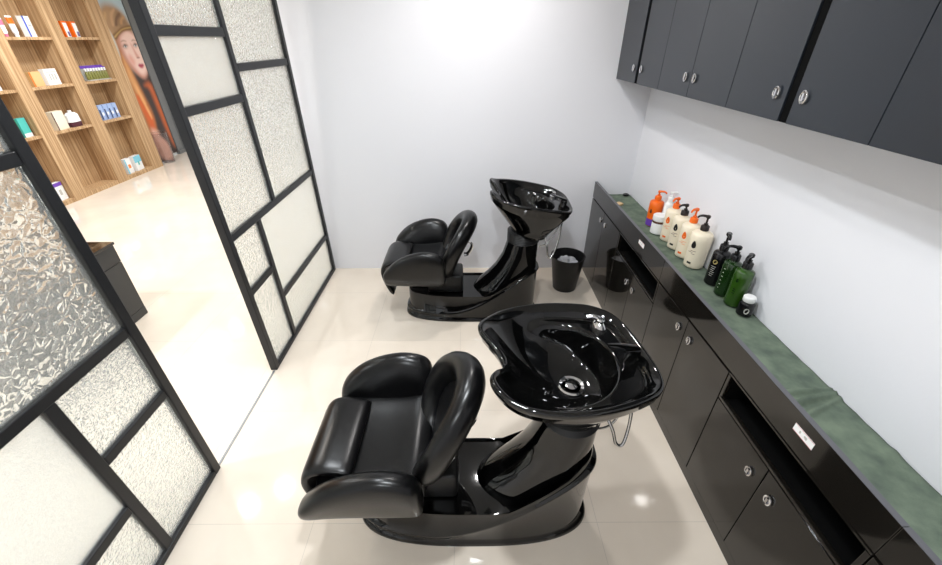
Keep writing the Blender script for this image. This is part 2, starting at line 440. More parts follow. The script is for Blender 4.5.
# ------------------------------------------------------------------ wall cabinets
XU = 1.115
def wall_cabinet(y0, y1, label, gap):
    cy = (y0+y1)/2
    t = thing('wall_cabinet', label, 'cabinet', (XU, cy, 1.645), group='black wall cabinets high on the right wall')
    a, b = y0-cy, y1-cy; xb = XR-0.003-XU; th = 0.018; h_ = 0.75
    bm = B(th+0.001, xb, a+0.001, b-0.001, 0.002, 0.02); box(bm, th+0.001, xb, a+0.001, b-0.001, h_-0.02, h_)
    box(bm, th+0.001, xb, a+0.001, a+0.019, 0.02, h_-0.02); box(bm, th+0.001, xb, b-0.019, b-0.001, 0.02, h_-0.02); box(bm, xb-0.01, xb, a+0.019, b-0.019, 0.02, h_-0.02)
    obj('carcass', bm, 'black', t)
    g = 0.023 if gap else 0.0015
    if gap: obj('stile', B(0.006, th, -g+0.002, g-0.002, 0, h_), 'black', t)
    for p, q, k in ((a+0.0015, -g, -0.046-g), (g, b-0.0015, 0.046+g)):
        d = obj('door', B(0, th, p, q, 0, h_), 'laminate_up', t, bevel=0.0015)
        knob(d, (0, k, 0.09))
    return t
wall_cabinet(2.610, 3.34, 'black wall cabinet at the far end touching the back wall', True)
wall_cabinet(1.876, 2.610, 'black wall cabinet with a thin seam, second from the back wall', False)
wall_cabinet(1.147, 1.876, 'black wall cabinet with a wide dark gap, third from the back wall', True)
wall_cabinet(0.415, 1.147, 'black wall cabinet at the top right corner of the photo', False)
struct('trim_3', B(XU+0.003, XR-0.003, 3.341, YB-0.001, 1.645, 2.395), 'laminate_up')

# ------------------------------------------------------------------ backwash units
RIM_HALF = [(0.112, 0.0), (0.100, 0.045), (0.066, 0.088), (0.046, 0.132), (0.066, 0.188), (0.130, 0.245), (0.225, 0.279), (0.335, 0.288),
            (0.455, 0.272), (0.550, 0.240), (0.598, 0.198), (0.618, 0.140), (0.624, 0.07)]
RIM = [(x, -y) for x, y in RIM_HALF] + [(0.625, 0.0)] + [(x, y) for x, y in reversed(RIM_HALF[1:])]
NR = 192
def make_unit():
    t = thing('shampoo_chair', '', 'shampoo chair', (0, 0, 0), group='black backwash chairs')
    # --- glossy moulded base
    n = 96; cx, ax, by = 0.012, 0.530, 0.200
    def foot(s, sy=None): return [(cx+(p[0])*s*ax, p[1]*(sy or s)*by, 0) for p in ellipse(0, 0, 0, 1, 1, n, 2.7)]
    def ring(s, zf, sy=None): return [(x, y, zf(x)) for x, y, _ in foot(s, sy)]
    ztop = lambda x: 0.226 + 0.265*ss(0.14, 0.56, x)**1.15
    zsw = lambda x: 0.062 + 0.345*ss(-0.20, 0.58, x)**1.2
    rings = [ring(1.0, lambda x: 0.0), ring(1.0, lambda x: 0.012), ring(0.985, lambda x: 0.022), ring(0.955, lambda x: 0.030),
             ring(0.950, lambda x: 0.042), ring(0.965, lambda x: zsw(x)-0.015), ring(0.985, lambda x: zsw(x)), ring(0.980, lambda x: zsw(x)+0.007),
             ring(0.940, lambda x: zsw(x)+0.016), ring(0.938, lambda x: max(ztop(x)-0.012, zsw(x)+0.03)), ring(0.930, lambda x: max(ztop(x), zsw(x)+0.04)),
             ring(0.905, lambda x: max(ztop(x), zsw(x)+0.04)), ring(0.89, lambda x: max(ztop(x)-0.012, zsw(x)+0.03)),
             ring(0.87, lambda x: 0.214), ring(0.6, lambda x: 0.216), ring(0.1, lambda x: 0.217)]
    bm = loft(bmesh.new(), rings)
    obj('base', bm, 'gloss', t, smooth=True, angle=50)
    # --- column
    R = [(0.205, 0.265, 0.240, 0.150), (0.225, 0.267, 0.235, 0.148), (0.245, 0.272, 0.226, 0.145), (0.28, 0.286, 0.212, 0.138), (0.34, 0.320, 0.182, 0.130),
         (0.42, 0.355, 0.152, 0.124), (0.51, 0.382, 0.131, 0.119), (0.60, 0.395, 0.118, 0.113), (0.625, 0.397, 0.112, 0.110)]
    bm = loft(bmesh.new(), [ellipse(c, 0, z, rx, ry, 48) for z, c, rx, ry in R])
    obj('column', bm, 'gloss', t, smooth=True, angle=60)
    bm = bmesh.new(); pr = []
    for k in range(7):
        z = 0.615 + k*0.013
        pr += [(0.114, z), (0.120, z+0.004), (0.114, z+0.010)]
    lathe(bm, pr, 40, (0.40, 0)); obj('neck_gasket', bm, 'rubber', t, smooth=True, angle=60)
    # --- basin (origin on the neck)
    piv = Vector((0.40, 0, 0.70))
    rim = catmull([(x, y, 0) for x, y in RIM], NR)
    def zr(p):          # rim height: horns up, neck notch down
        return 0.962 + 0.020*math.exp(-((p.x-0.055)/0.05)**2 - ((abs(p.y)-0.14)/0.07)**2) - 0.045*math.exp(-((p.x-0.10)/0.06)**2-(p.y/0.06)**2) - 0.012*ss(0.50, 0.62, p.x)
    neck = [Vector((0.395+0.135*math.cos(a), 0.128*math.sin(a), 0.672)) for a in [math.atan2(p.y, p.x-0.36) for p in rim]]
    cen = Vector((0.36, 0, 0))
    rings = []
    for tt, q in ((0, 0), (0.05, 0.10), (0.20, 0.25), (0.42, 0.44), (0.66, 0.66), (0.85, 0.83), (0.955, 0.935)):
        rings.append([(lambda r_, n_: (n_.x+(r_.x-n_.x)*tt, n_.y+(r_.y-n_.y)*tt, n_.z+(zr(r_)-0.03-n_.z)*q))(r_, n_) for r_, n_ in zip(rim, neck)])
    def off(p, d): v = Vector((p.x-cen.x, p.y-cen.y, 0)); v.normalize(); return p + v*d
    for d, dz in ((-0.004, -0.026), (0.001, -0.020), (0.003, -0.006), (0.001, 0.001), (-0.005, 0.004), (-0.012, 0.002), (-0.020, -0.004)):
        rings.append([(off(p, d).x, off(p, d).y, zr(p)+dz) for p in rim])
    drain = [(0.385+0.04*math.cos(math.atan2(p.y, p.x-0.36)), 0.04*math.sin(math.atan2(p.y, p.x-0.36))) for p in rim]
    zb = 0.772
    NT = 46
    for kk in range(1, NT+1):
        tt = (kk/NT)**1.1
        q = (1-tt)**2.1
        rg = []
        for p, dr in zip(rim, drain):
            a = off(p, -0.030); x = a.x+(dr[0]-a.x)*tt; y = a.y+(dr[1]-a.y)*tt
            z = zb + (zr(p)-0.010-zb)*q
            w_ = ss(0.186, 0.226, math.hypot(x-0.300, y))*ss(0.24, 0.34, x)
            zl_ = 0.918 + (zr(p)-0.010-0.918)*(1-ss(0.0, 0.10, tt))
            z = z*(1-w_) + zl_*w_
            rg.append((x, y, z))
        rings.append(rg)
    bm = loft(bmesh.new(), rings, True, True)
    for v in bm.verts: v.co -= piv
    bs = obj('basin', bm, 'gloss', t, smooth=True, angle=75, loc=piv)
    def bp(x, y, z): return Vector((x, y, z))-piv
    bm = bmesh.new(); c = bp(0.385, 0, zb)
    lathe(bm, [(0.052, c.z+0.000), (0.052, c.z+0.005), (0.046, c.z+0.009), (0.036, c.z+0.006), (0.033, c.z+0.001)], 32, (c.x, c.y), cap1=False)
    lathe(bm, [(0.022, c.z+0.001), (0.022, c.z+0.007), (0.008, c.z+0.010)], 24, (c.x, c.y))
    d = obj('drain', bm, 'chrome', bs, smooth=True); d['label'] = 'chrome drain ring with plug'
    bm = bmesh.new(); c = bp(0.535, 0.165, 0.922)
    lathe(bm, [(0.034, c.z-0.004), (0.034, c.z+0.008), (0.026, c.z+0.016), (0.018, c.z+0.022), (0.018, c.z+0.032), (0.012, c.z+0.038)], 28, (c.x, c.y), sx=0.8, sy=1.25)
    tube(bm, [(c.x, c.y, c.z+0.028), (c.x-0.02, c.y+0.012, c.z+0.036), (c.x-0.045, c.y+0.02, c.z+0.030)], 0.010, 10)
    d = obj('shower_holder', bm, 'chrome', bs, smooth=True); d['label'] = 'chrome shower hose holder'
    bm = bmesh.new(); c = bp(0.572, -0.045, 0.922)
    lathe(bm, [(0.028, c.z-0.004), (0.028, c.z+0.010), (0.023, c.z+0.018), (0.023, c.z+0.040), (0.020, c.z+0.052), (0.008, c.z+0.058)], 28, (c.x, c.y))
    rings_ = []
    for k in range(9):
        u = k/8; x = c.x+0.015-u*0.115; w2 = 0.018+0.008*math.sin(u*PI*0.9)-0.006*u; hh = 0.007*(1-0.4*u); zc = c.z+0.055+0.022*u
        rings_.append([(x, c.y+w2*math.cos(a), zc+hh*math.sin(a)) for a in [2*PI*i/14 for i in range(14)]])
    loft(bm, rings_)
    d = obj('mixer_tap', bm, 'gloss', bs, smooth=True); d['label'] = 'dark glossy lever mixer tap'
    bm = bmesh.new(); c = bp(0, 0, 0)
    tube(bm, [bp(0.49, -0.06, 0.72), bp(0.525, -0.11, 0.64), bp(0.550, -0.12, 0.565), bp(0.580, -0.12, 0.565), bp(0.600, -0.09, 0.68), bp(0.590, -0.05, 0.90)], 0.0065, 8)
    tube(bm, [bp(0.595, -0.05, 0.90), bp(0.575, -0.08, 0.78), bp(0.525, -0.10, 0.66), bp(0.48, -0.08, 0.61)], 0.005, 8)
    d = obj('water_hose', bm, 'hose', bs, smooth=True); d['label'] = 'chrome hoses looping under the basin'
    # --- seat
    obj('seat_support', rbox(bmesh.new(), (-0.19, 0, 0.290), (0.27, 0.22, 0.15), 0.02, 3), 'rubber', t, smooth=True)
    # cushion: rounded slab dished towards the middle
    sec = []
    for k in range(15):
        u = k/14; x = -0.600+0.44*u
        e = min(1, 4.5*min(u, 1-u)+0.35)
        prof = []
        for i in range(28):
            a = 2*PI*i/28; c_, s_ = math.cos(a), math.sin(a)
            y = 0.235*math.copysign(abs(c_)**0.55, c_)*(0.9+0.1*e)
            zz = 0.415 + 0.062*e*math.copysign(abs(s_)**0.7, s_)
            if s_ > 0: zz += 0.055*(abs(y)/0.235)**2.5 - 0.012 + 0.030*(u-0.5)**2*4*(u > 0.5)
            prof.append((x, y, zz))
        sec.append(prof)
    obj('seat_cushion', loft(bmesh.new(), sec), 'leather', t, smooth=True, angle=70, sub=1)
    # arm wings
    for s in (-1, 1):
        ztp = catmull([(-0.615, 0.475, 0), (-0.595, 0.520, 0), (-0.53, 0.592, 0), (-0.44, 0.640, 0), (-0.34, 0.664, 0), (-0.26, 0.660, 0), (-0.195, 0.632, 0), (-0.172, 0.570, 0)], 22, False)
        zbt = catmull([(-0.615, 0.405, 0), (-0.595, 0.382, 0), (-0.53, 0.370, 0), (-0.42, 0.362, 0), (-0.32, 0.358, 0), (-0.25, 0.360, 0), (-0.195, 0.37, 0), (-0.172, 0.41, 0)], 22, False)
        sec = []
        for k, (a, b) in enumerate(zip(ztp, zbt)):
            u = k/21; e = min(1, (u*(1-u)*4)**0.4+0.30); prof = []
            zm, zh = (a.y+b.y)/2, (a.y-b.y)/2
            for i in range(24):
                q = 2*PI*i/24; c_, s_ = math.cos(q), math.sin(q)
                c2 = math.copysign(abs(c_)**0.75, c_); s2 = math.copysign(abs(s_)**0.85, s_)
                th = (0.062 if c_ < 0 else 0.055)*e
                y = 0.272 + 0.034*s2*e + th*c2
                prof.append(((a.x+b.x)/2, s*y, zm+zh*s2))
            sec.append(prof)
        obj('armrest', loft(bmesh.new(), sec), 'leather', t, smooth=True, angle=70, sub=1)
    # leg pad folded over the front edge
    path = catmull([(-0.450, 0.490, 0), (-0.51, 0.502, 0), (-0.575, 0.508, 0), (-0.622, 0.485, 0), (-0.640, 0.43, 0), (-0.620, 0.34, 0), (-0.580, 0.245, 0)], 26, False)
    sec = []
    for i, p in enumerate(path):
        d = (path[min(i+1, 25)]-path[max(i-1, 0)]).normalized(); nn = Vector((d.y, -d.x, 0))
        if i < 3 and nn.y < 0: nn = -nn
        e = min(1, 0.35+0.5*min(i, 25-i)); hw = 0.188-0.012*(1-e)
        th = 0.019*e
        prof = []
        for q in range(24):
            a = 2*PI*q/24; c_, s_ = math.cos(a), math.sin(a)
            c2 = math.copysign(abs(c_)**0.25, c_); s2 = math.copysign(abs(s_)**0.6, s_)
            pp = p + nn*(th*s2)
            prof.append((pp.x, hw*c2, pp.y))
        sec.append(prof)
    obj('leg_pad', loft(bmesh.new(), sec), 'leather', t, smooth=True, angle=70)
    # back ring and its inner cushion, leaning back
    bk = bmesh.new(); n = 56; rings = []
    for i in range(n):
        a = 2*PI*i/n; c_, s_ = math.cos(a), math.sin(a)
        v = 0.200*c_; w_ = 0.222*s_ + 0.01*s_*s_
        rr = 0.054 + 0.006*s_; tt = 0.056
        prof = []
        for k in range(16):
            b = 2*PI*k/16
            rad = rr*math.cos(b); nn = tt*math.sin(b)
            vv = v + rad*c_; ww = w_ + rad*s_
            prof.append((nn - 0.06*(vv/0.25)**2, vv, ww))
        rings.append(prof)
    rings.append(rings[0])
    loft(bk, rings, False, False); bmesh.ops.remove_doubles(bk, verts=bk.verts, dist=1e-5)
    br = obj('backrest', bk, 'leather', t, smooth=True, angle=180, loc=(-0.092, 0, 0.588), rot=(0, math.radians(24), 0))
    bk = bmesh.new()
    def disc(x_of): 
        return [[(x_of(r), 0.175*r*math.cos(2*PI*i/40) , 0.180*r*math.sin(2*PI*i/40)) for i in range(40)] for r in (1.0, 0.9, 0.75, 0.5, 0.25, 0.05)]
    f_ = disc(lambda r: 0.005-0.028*(1-r**2.5)); g_ = disc(lambda r: 0.045)
    f_ = [[(x-0.06*(y/0.25)**2, y, z) for x, y, z in q] for q in f_]; g_ = [[(x-0.06*(y/0.25)**2, y, z) for x, y, z in q] for q in g_]
    loft(bk, list(reversed(f_))+g_)
    obj('back_cushion', bk, 'leather', br, smooth=True, angle=60)
    bm = tube(bmesh.new(), [(0.045, 0.02, 0.05), (0.085, 0.02, 0.06), (0.105, 0.02, 0.03), (0.100, 0.02, -0.03), (0.075, 0.02, -0.05)], lambda u: 0.007+0.004*u, 8, rx=1.6)
    d = obj('recline_lever', bm, 'chrome', br, smooth=True); d['label'] = 'chrome hook lever'
    return t
near = make_unit()
near.location = (0, 1.09, 0)
near['label'] = 'nearer black leather shampoo chair with wide glossy basin in the foreground'
far = copy_tree(near)
far.location = (0.0, 2.72, 0)
far['label'] = 'farther black leather shampoo chair in front of the back wall'
for ch in near.children:
    if ch.name.startswith('basin'): ch.rotation_euler = (0, 0, math.radians(7))
for ch in far.children:
    if ch.name.startswith('basin'):
        ch.rotation_euler = (0, math.radians(9), math.radians(-2)); ch.location = ch.location + Vector((0.05, 0, 0.0))
    if ch.name.startswith('backrest'): ch.location.z -= 0.025

# ------------------------------------------------------------------ waste bin and wrapper
bm = bmesh.new()
lathe(bm, [(0.096, 0), (0.100, 0.004), (0.141, 0.315), (0.145, 0.320), (0.143, 0.323), (0.137, 0.320), (0.097, 0.012), (0.02, 0.010)], 48)
tag(obj('waste_bin', bm, 'binplastic', smooth=True, loc=(0.845, 3.035, 0)), 'black round plastic waste bin on the floor by the back wall', 'waste bin')
bm = bmesh.new(); bmesh.ops.create_icosphere(bm, subdivisions=4, radius=1)
for v in bm.verts:
    k = 1+0.28*noise.noise(v.co*2.3)+0.12*noise.noise(v.co*6)
    v.co = Vector((v.co.x*0.085*k, v.co.y*0.085*k, 0.05*v.co.z*k))
tag(obj('crumpled_wrap', bm, 'foil', smooth=True, angle=25, loc=(0.845, 3.035, 0.245)), 'crumpled silvery wrapper lying inside the black waste bin', 'wrapper')

# ------------------------------------------------------------------ bottles on the cloth
def decal(bm, r, pts, ang, mi=0):
    f = bm.faces.new([bm.verts.new((r*math.cos(ang+s/r), r*math.sin(ang+s/r), z)) for s, z in pts]); f.material_index = mi
def patch(bm, r, s0, s1, z0, z1, ang, mi=0):
    n = max(2, int(abs(s1-s0)/r/0.25)+1)
    for i in range(n):
        a = s0+(s1-s0)*i/n; b = s0+(s1-s0)*(i+1)/n
        decal(bm, r, [(a, z0), (b, z0), (b, z1), (a, z1)], ang, mi)
def drop(bm, r, s, z, h_, ang, mi=0):
    pts = []
    for i in range(18):
        t = 2*PI*i/18; rr = 0.5
        pts.append((s + 0.34*h_*math.sin(t)*(0.75+0.25*math.cos(t))*1.1, z + h_*0.5*-math.cos(t)))
    decal(bm, r, pts, ang, mi)

def pump(parent, z, m, yaw, s=1.0, up=0.0, ca=0.02):
    bm = bmesh.new()
    lathe(bm, [(ca, z), (ca, z+0.024*s), (ca*0.86, z+0.028*s), (0.011*s, z+0.030*s), (0.011*s, z+0.040*s)], 24)
    lathe(bm, [(0.0055*s, z+0.040*s), (0.0055*s, z+(0.052+up)*s)], 12)
    zt = z+(0.052+up)*s
    lathe(bm, [(0.009*s, zt), (0.012*s, zt+0.004*s), (0.012*s, zt+0.014*s), (0.008*s, zt+0.018*s)], 18)
    c, q = math.cos(yaw), math.sin(yaw)
    tube(bm, [(0, 0, zt+0.010*s), (0.028*s*c, 0.028*s*q, zt+0.014*s), (0.046*s*c, 0.046*s*q, zt+0.009*s), (0.052*s*c, 0.052*s*q, zt-0.001*s)], lambda u: (0.0085-0.004*u)*s, 10)
    return obj('pump', bm, m, parent, smooth=True)

ANG = math.radians(-150)
GB = 'hair product bottles on the green cloth'
def bottle(label, loc, r, hb, body, cap, yaw, decals, shoulder=0.03, neck=0.02, s=1.0, up=0.0, taper=0.93, sy=1.0):
    t = thing('pump_bottle', label, 'bottle', loc, group=GB)
    bm = bmesh.new()
    lathe(bm, [(r*0.9*taper, 0), (r*taper, 0.005), (r*taper, 0.02), (r, hb*0.75), (r*0.98, hb-shoulder*0.6), (r*0.86, hb-shoulder*0.25), (r*0.55, hb), (neck, hb+0.003), (neck, hb+0.010)], 36)
    obj('body', bm, body, t, smooth=True, angle=60)
    pump(t, hb+0.008, cap, yaw, s, up, ca=neck*1.12)
    if decals:
        for nm, bm, mats in decals(r): obj(nm, bm, mats, t)
    return t
def cream_print(ink):
    ink2 = 'orange_ink' if ink != 'ink' else 'brown_ink'
    def f(r):
        R_ = r+0.0008
        b1 = bmesh.new(); drop(b1, R_, 0.0, 0.150, 0.046, ANG)
        b2 = bmesh.new()
        for k, (a, b) in enumerate(((-0.010, 0.022), (-0.022, 0.006), (0.000, 0.020))): patch(b2, R_, a, b, 0.110-0.009*k, 0.1125-0.009*k, ANG)
        b3 = bmesh.new(); patch(b3, r*0.94+0.0012, -0.012, 0.012, 0.028, 0.040, ANG)
        return [('emblem', b1, ink), ('text_print', b2, ink2), ('base_print', b3, ink)]
    return f
ZB = 0.7485
bottle('cream pump bottle with orange pump and print, beside the small white jar', (1.332, 2.438, ZB), 0.053, 0.215, 'cream', 'orange', -2.6, cream_print('orange'))
bottle('cream pump bottle with dark pump standing between the two orange-pump cream ones', (1.330, 2.320, ZB), 0.053, 0.215, 'cream', 'dark', -2.9, cream_print('ink'))
bottle('cream pump bottle with raised orange pump between the two dark-pump cream bottles', (1.330, 2.203, ZB), 0.054, 0.215, 'cream', 'orange', -2.6, cream_print('orange'), up=0.018)
bottle('large cream pump bottle with raised dark pump, next to the black bottle', (1.330, 2.078, ZB), 0.058, 0.220, 'cream', 'dark', 2.9, cream_print('ink'), up=0.018)
def orange_print2(r):
    b1 = bmesh.new(); lathe(b1, [(r*0.955, 0.006), (r*0.985, 0.055)], 36, cap0=False, cap1=False)
    b2 = bmesh.new(); drop(b2, r*1.02, 0, 0.115, 0.03, ANG)
    return [('base_band', b1, 'purple'), ('emblem', b2, 'brown_ink')]
bottle('orange pump bottle with a purple base at the far end of the row', (1.322, 2.685, ZB), 0.047, 0.185, 'orange', 'orange', -0.6, orange_print2, shoulder=0.02, s=0.9)
bottle('slim white pump bottle behind the orange bottle against the wall', (1.366, 2.600, ZB), 0.029, 0.205, 'white', 'white', -0.4, None, s=0.9, neck=0.016)
t = thing('cosmetic_jar', 'small white jar with a brown band between orange and cream bottles', 'jar', (1.305, 2.552, ZB), group='small jars on the green cloth')
bm = bmesh.new(); lathe(bm, [(0.042, 0), (0.046, 0.004), (0.046, 0.088), (0.044, 0.092)], 32); obj('body', bm, 'white', t, smooth=True)
bm = bmesh.new(); lathe(bm, [(0.0466, 0.078), (0.0466, 0.092)], 32, cap0=False, cap1=False); obj('label_band', bm, 'brown_ink', t, smooth=True)
bm = bmesh.new(); lathe(bm, [(0.044, 0.0925), (0.0475, 0.095), (0.0475, 0.126), (0.044, 0.130)], 32); obj('lid', bm, 'white', t, smooth=True)
def black_print(r):
    bm = bmesh.new(); R_ = r+0.0008; b2 = bmesh.new()
    decal(bm, R_, [(0.013*math.cos(2*PI*i/16), 0.140+0.013*math.sin(2*PI*i/16)) for i in range(16)], ANG, 0)
    for k in range(6): patch(b2, R_, -0.014+0.003*(k % 2), 0.012-0.003*(k % 3), 0.112-0.011*k, 0.1145-0.011*k, ANG)
    return [('emblem', bm, 'gold_ink'), ('text_print', b2, 'grey_ink')]
bottle('black pump bottle with a gold round emblem next to the green bottles', (1.340, 1.879, ZB), 0.042, 0.195, 'blackp', 'blackp', -2.0, black_print, shoulder=0.02, s=1.1, up=0.02, taper=1.0)
def dg_print(r):
    bm = bmesh.new()
    for k in range(6): patch(bm, r+0.0008, -0.004, 0.002+0.003*(k % 2), 0.045+0.022*k, 0.049+0.022*k, ANG-0.3, 0)
    return [('text_print', bm, 'grey_ink')]
bottle('dark green pump bottle between the black and the bright green ones', (1.334, 1.766, ZB), 0.041, 0.195, 'dkgreen', 'blackp', 2.9, dg_print, shoulder=0.018, s=1.1, taper=1.0)
def g_print(r):
    bm = bmesh.new()
    drop(bm, r+0.0008, 0.0, 0.15, 0.022, ANG, 0); b2 = bmesh.new()
    for k in range(3): patch(b2, r+0.0008, -0.006, 0.006, 0.10-0.012*k, 0.105-0.012*k, ANG, 0)
    return [('emblem', bm, 'dkgreen'), ('text_print', b2, 'dkgreen')]
bottle('bright green pump bottle beside the small black jar, last of the row of pumps', (1.338, 1.674, ZB), 0.043, 0.200, 'green', 'blackp', -2.5, g_print, shoulder=0.018, s=1.1, taper=1.0)
t = thing('small_bottle', 'small black jar with a white screw cap, nearest of the row', 'jar', (1.342, 1.586, ZB), group='small jars on the green cloth')
bm = bmesh.new(); lathe(bm, [(0.030, 0), (0.034, 0.004), (0.034, 0.062), (0.028, 0.072), (0.022, 0.074)], 32); obj('body', bm, 'blackp', t, smooth=True)
bm = bmesh.new(); lathe(bm, [(0.025, 0.0745), (0.027, 0.077), (0.027, 0.098), (0.023, 0.102)], 32); obj('cap', bm, 'white', t, smooth=True)
bm = bmesh.new(); decal(bm, 0.0348, [(0.012*math.cos(2*PI*i/16), 0.034+0.016*math.sin(2*PI*i/16)) for i in range(16)], math.radians(-115), 0); obj('label_print', bm, 'grey_ink', t)

# ------------------------------------------------------------------ salon: shelving
XSH = -5.42
t = thing('display_shelving', 'tall striped wood display shelving against the salon wall', 'shelving', (XSH, 5.3, 0))
def T(y): return y-5.3
zl = [0.035, 0.87, 1.395, 1.935]
obj('back_panel', B(XS-XSH+0.004, XS-XSH+0.02, T(3.0), T(7.13), 0, 2.75), 'wood', t)
cols = [(3.02, 3.78), (3.98, 4.55), (4.74, 5.30), (5.50, 6.10), (6.30, 6.88)]
post = [(3.0, 3.02), (3.78, 3.98), (4.55, 4.74), (5.30, 5.50), (6.10, 6.30), (6.88, 7.13)]
for a, b in post: obj('upright', B(XS-XSH+0.02, 0, T(a), T(b), 0, 2.75), 'wood', t)
for a, b in cols:
    obj('base_board', B(XS-XSH+0.02, -0.004, T(a), T(b), 0, 0.055), 'wood', t)
    for z in zl[1:]: obj('shelf', B(XS-XSH+0.02, -0.004, T(a), T(b), z-0.032, z), 'wood', t)
    obj('top_board', B(XS-XSH+0.02, -0.004, T(a), T(b), 2.72, 2.75), 'wood', t)

GS = 'retail products on the wooden shelves'
def carton(label, y, z, wd, h_, dp, cols_, rot=0.0, name='product_box', bands=None, cat='box'):
    bm = bmesh.new(); box(bm, -dp/2, dp/2, -wd/2, wd/2, 0, h_, 0)
    if bands:
        for k, (a, b, c, d) in enumerate(bands): box(bm, dp/2, dp/2+0.001, -wd/2+a*wd, -wd/2+b*wd, c*h_, d*h_, 1+k)
    o = obj(name, bm, cols_, loc=(XSH-0.085, y, z+0.0005), rot=(0, 0, rot)); return tag(o, label, cat, GS)
z = 1.935
def squeeze(label, y, z, mats, h_=0.2, r=0.035, name='squeeze_tube', cat='tube'):
    t = thing(name, label, cat, (XSH-0.085, y, z+0.0005), 0, GS)
    bm = bmesh.new()
    loft(bm, [ellipse(0, 0, zz, a, b, 20) for zz, a, b in ((0.03, 0.02, 0.026), (0.045, r*0.7, r), (h_*0.6, r*0.5, r*1.1), (h_, 0.004, r*1.2))]); obj('body', bm, mats[0], t, smooth=True)
    bm = bmesh.new(); loft(bm, [ellipse(0, 0, zz, a, a, 20) for zz, a in ((0, 0.022), (0.03, 0.022))]); obj('cap', bm, mats[1], t, smooth=True)
    bm = bmesh.new(); loft(bm, [ellipse(0.001, 0, zz, a, b, 20) for zz, a, b in ((h_*0.62, r*0.5, r*1.11), (h_*0.92, 0.009, r*1.19))], False, False); obj('label_print', bm, mats[2], t, smooth=True)
    return t
squeeze('white tube with pink print at the left of the middle top shelf', 5.60, z, ('white', 'pink', 'pink'), 0.19)
squeeze('white tube with an orange end on the middle top shelf', 5.735, z, ('white', 'white', 'orange'), 0.215)
carton('white box with a blue side on the middle top shelf', 5.915, z, 0.13, 0.22, 0.06, ['white', 'blue', 'grey_ink'], 0.25, bands=[(0, .22, 0, 1), (.4, .8, .5, .6)])
carton('left orange and white box on the right top shelf', 6.44, z, 0.10, 0.185, 0.05, ['orange', 'white', 'purple'], 0.15, bands=[(.25, 1, 0, .9), (.55, .95, .05, .35)])
carton('right orange and white box on the right top shelf', 6.59, z, 0.10, 0.185, 0.05, ['orange', 'white', 'purple'], 0.15, bands=[(.25, 1, 0, .9), (.55, .95, .05, .35)])
z = 1.395
carton('white carton on the left shelf beside the tall black partition post', 5.13, z, 0.13, 0.20, 0.05, ['white', 'grey_ink'], bands=[(.2, .8, .5, .6)])
carton('tan kraft box beside the white grid-printed box', 5.675, z, 0.17, 0.165, 0.06, ['tan', 'p_orange'], 0.1, bands=[(0, .15, 0, 1)])
carton('white box printed with grey columns beside the tan box', 5.90, z, 0.20, 0.185, 0.06, ['white', 'grey_ink', 'grey_ink', 'grey_ink', 'grey_ink'], 0.1, bands=[(.12, .9, .78, .84), (.25, .38, .3, .7), (.46, .6, .3, .7), (.68, .82, .3, .7)])
t = thing('display_tray', 'clear-fronted tray holding purple-capped vials on the right shelf', 'tray', (XSH-0.085, 6.65, z+0.0005), 0, GS)
bm = B(-0.04, 0.04, -0.20, 0.20, 0, 0.012); box(bm, -0.04, -0.032, -0.20, 0.20, 0.012, 0.19); obj('tray_body', bm, 'grey_ink', t)
obj('header_card', B(-0.031, -0.028, -0.20, 0.20, 0.155, 0.19), 'purple', t)
v0 = None
for k in range(8):
    if v0 is None:
        v = thing('vial', 'small amber vial with white and purple cap standing in the display tray', 'vial', (XSH-0.085+0.008, 6.475+k*0.05, z+0.0130), 0, 'purple-capped vials in the tray')
        bm = bmesh.new(); lathe(bm, [(0.019, 0), (0.019, 0.085), (0.010, 0.098), (0.010, 0.108)], 14); obj('body', bm, 'olive', v, smooth=True)
        bm = bmesh.new(); lathe(bm, [(0.013, 0.108), (0.015, 0.145)], 14); obj('cap', bm, 'white', v, smooth=True)
        bm = bmesh.new(); lathe(bm, [(0.0151, 0.145), (0.0120, 0.158)], 14); obj('cap_top', bm, 'purple', v, smooth=True)
        v0 = v
    else:
        v = copy_tree(v0); v.location.y = 6.475+k*0.05
z = 0.87
carton('white box with a green edge on the left shelf above the floor row', 5.10, z, 0.09, 0.215, 0.05, ['white', 'gcard'], 0.1, bands=[(.55, 1, 0, 1)])
carton('teal box with a white end on the left shelf', 5.215, z, 0.11, 0.215, 0.05, ['teal', 'white'], 0.1, bands=[(0, 1, 0, .2)])
carton('cream book-like box with a dark maroon side on the middle shelf', 5.70, z, 0.20, 0.225, 0.07, ['cream', 'maroon'], 0.15, bands=[(0, .09, 0, 1)])
t = thing('lotion_bottle', 'white round-shouldered bottle with maroon bottom on the middle shelf', 'bottle', (XSH-0.085, 5.93, z+0.0005), 0, GS)
bm = bmesh.new(); loft(bm, [ellipse(0, 0, zz, a*0.5, a, 24, 3) for zz, a in ((0.06, 0.092), (0.15, 0.088), (0.175, 0.06), (0.18, 0.035))]); obj('body', bm, 'white', t, smooth=True)
bm = bmesh.new(); loft(bm, [ellipse(0, 0, zz, a*0.5, a, 24, 3) for zz, a in ((0.0, 0.090), (0.0598, 0.094))]); obj('bottom_band', bm, 'maroon', t, smooth=True)
bm = bmesh.new(); lathe(bm, [(0.022, 0.1805), (0.022, 0.205)], 16); obj('cap', bm, 'white', t, smooth=True)
for k, nm in enumerate(('leftmost', 'second', 'third', 'rightmost')):
    carton('%s of the four slim blue boxes on the right shelf' % (nm if nm in ('leftmost', 'rightmost') else nm + ' from left'), 6.425+0.092*k, z, 0.082, 0.205, 0.045, ['pale_blue', 'navy', 'white'], 0.1, bands=[(.0, .3, .05, .7), (.45, .9, .3, .5)])
z = 0.055
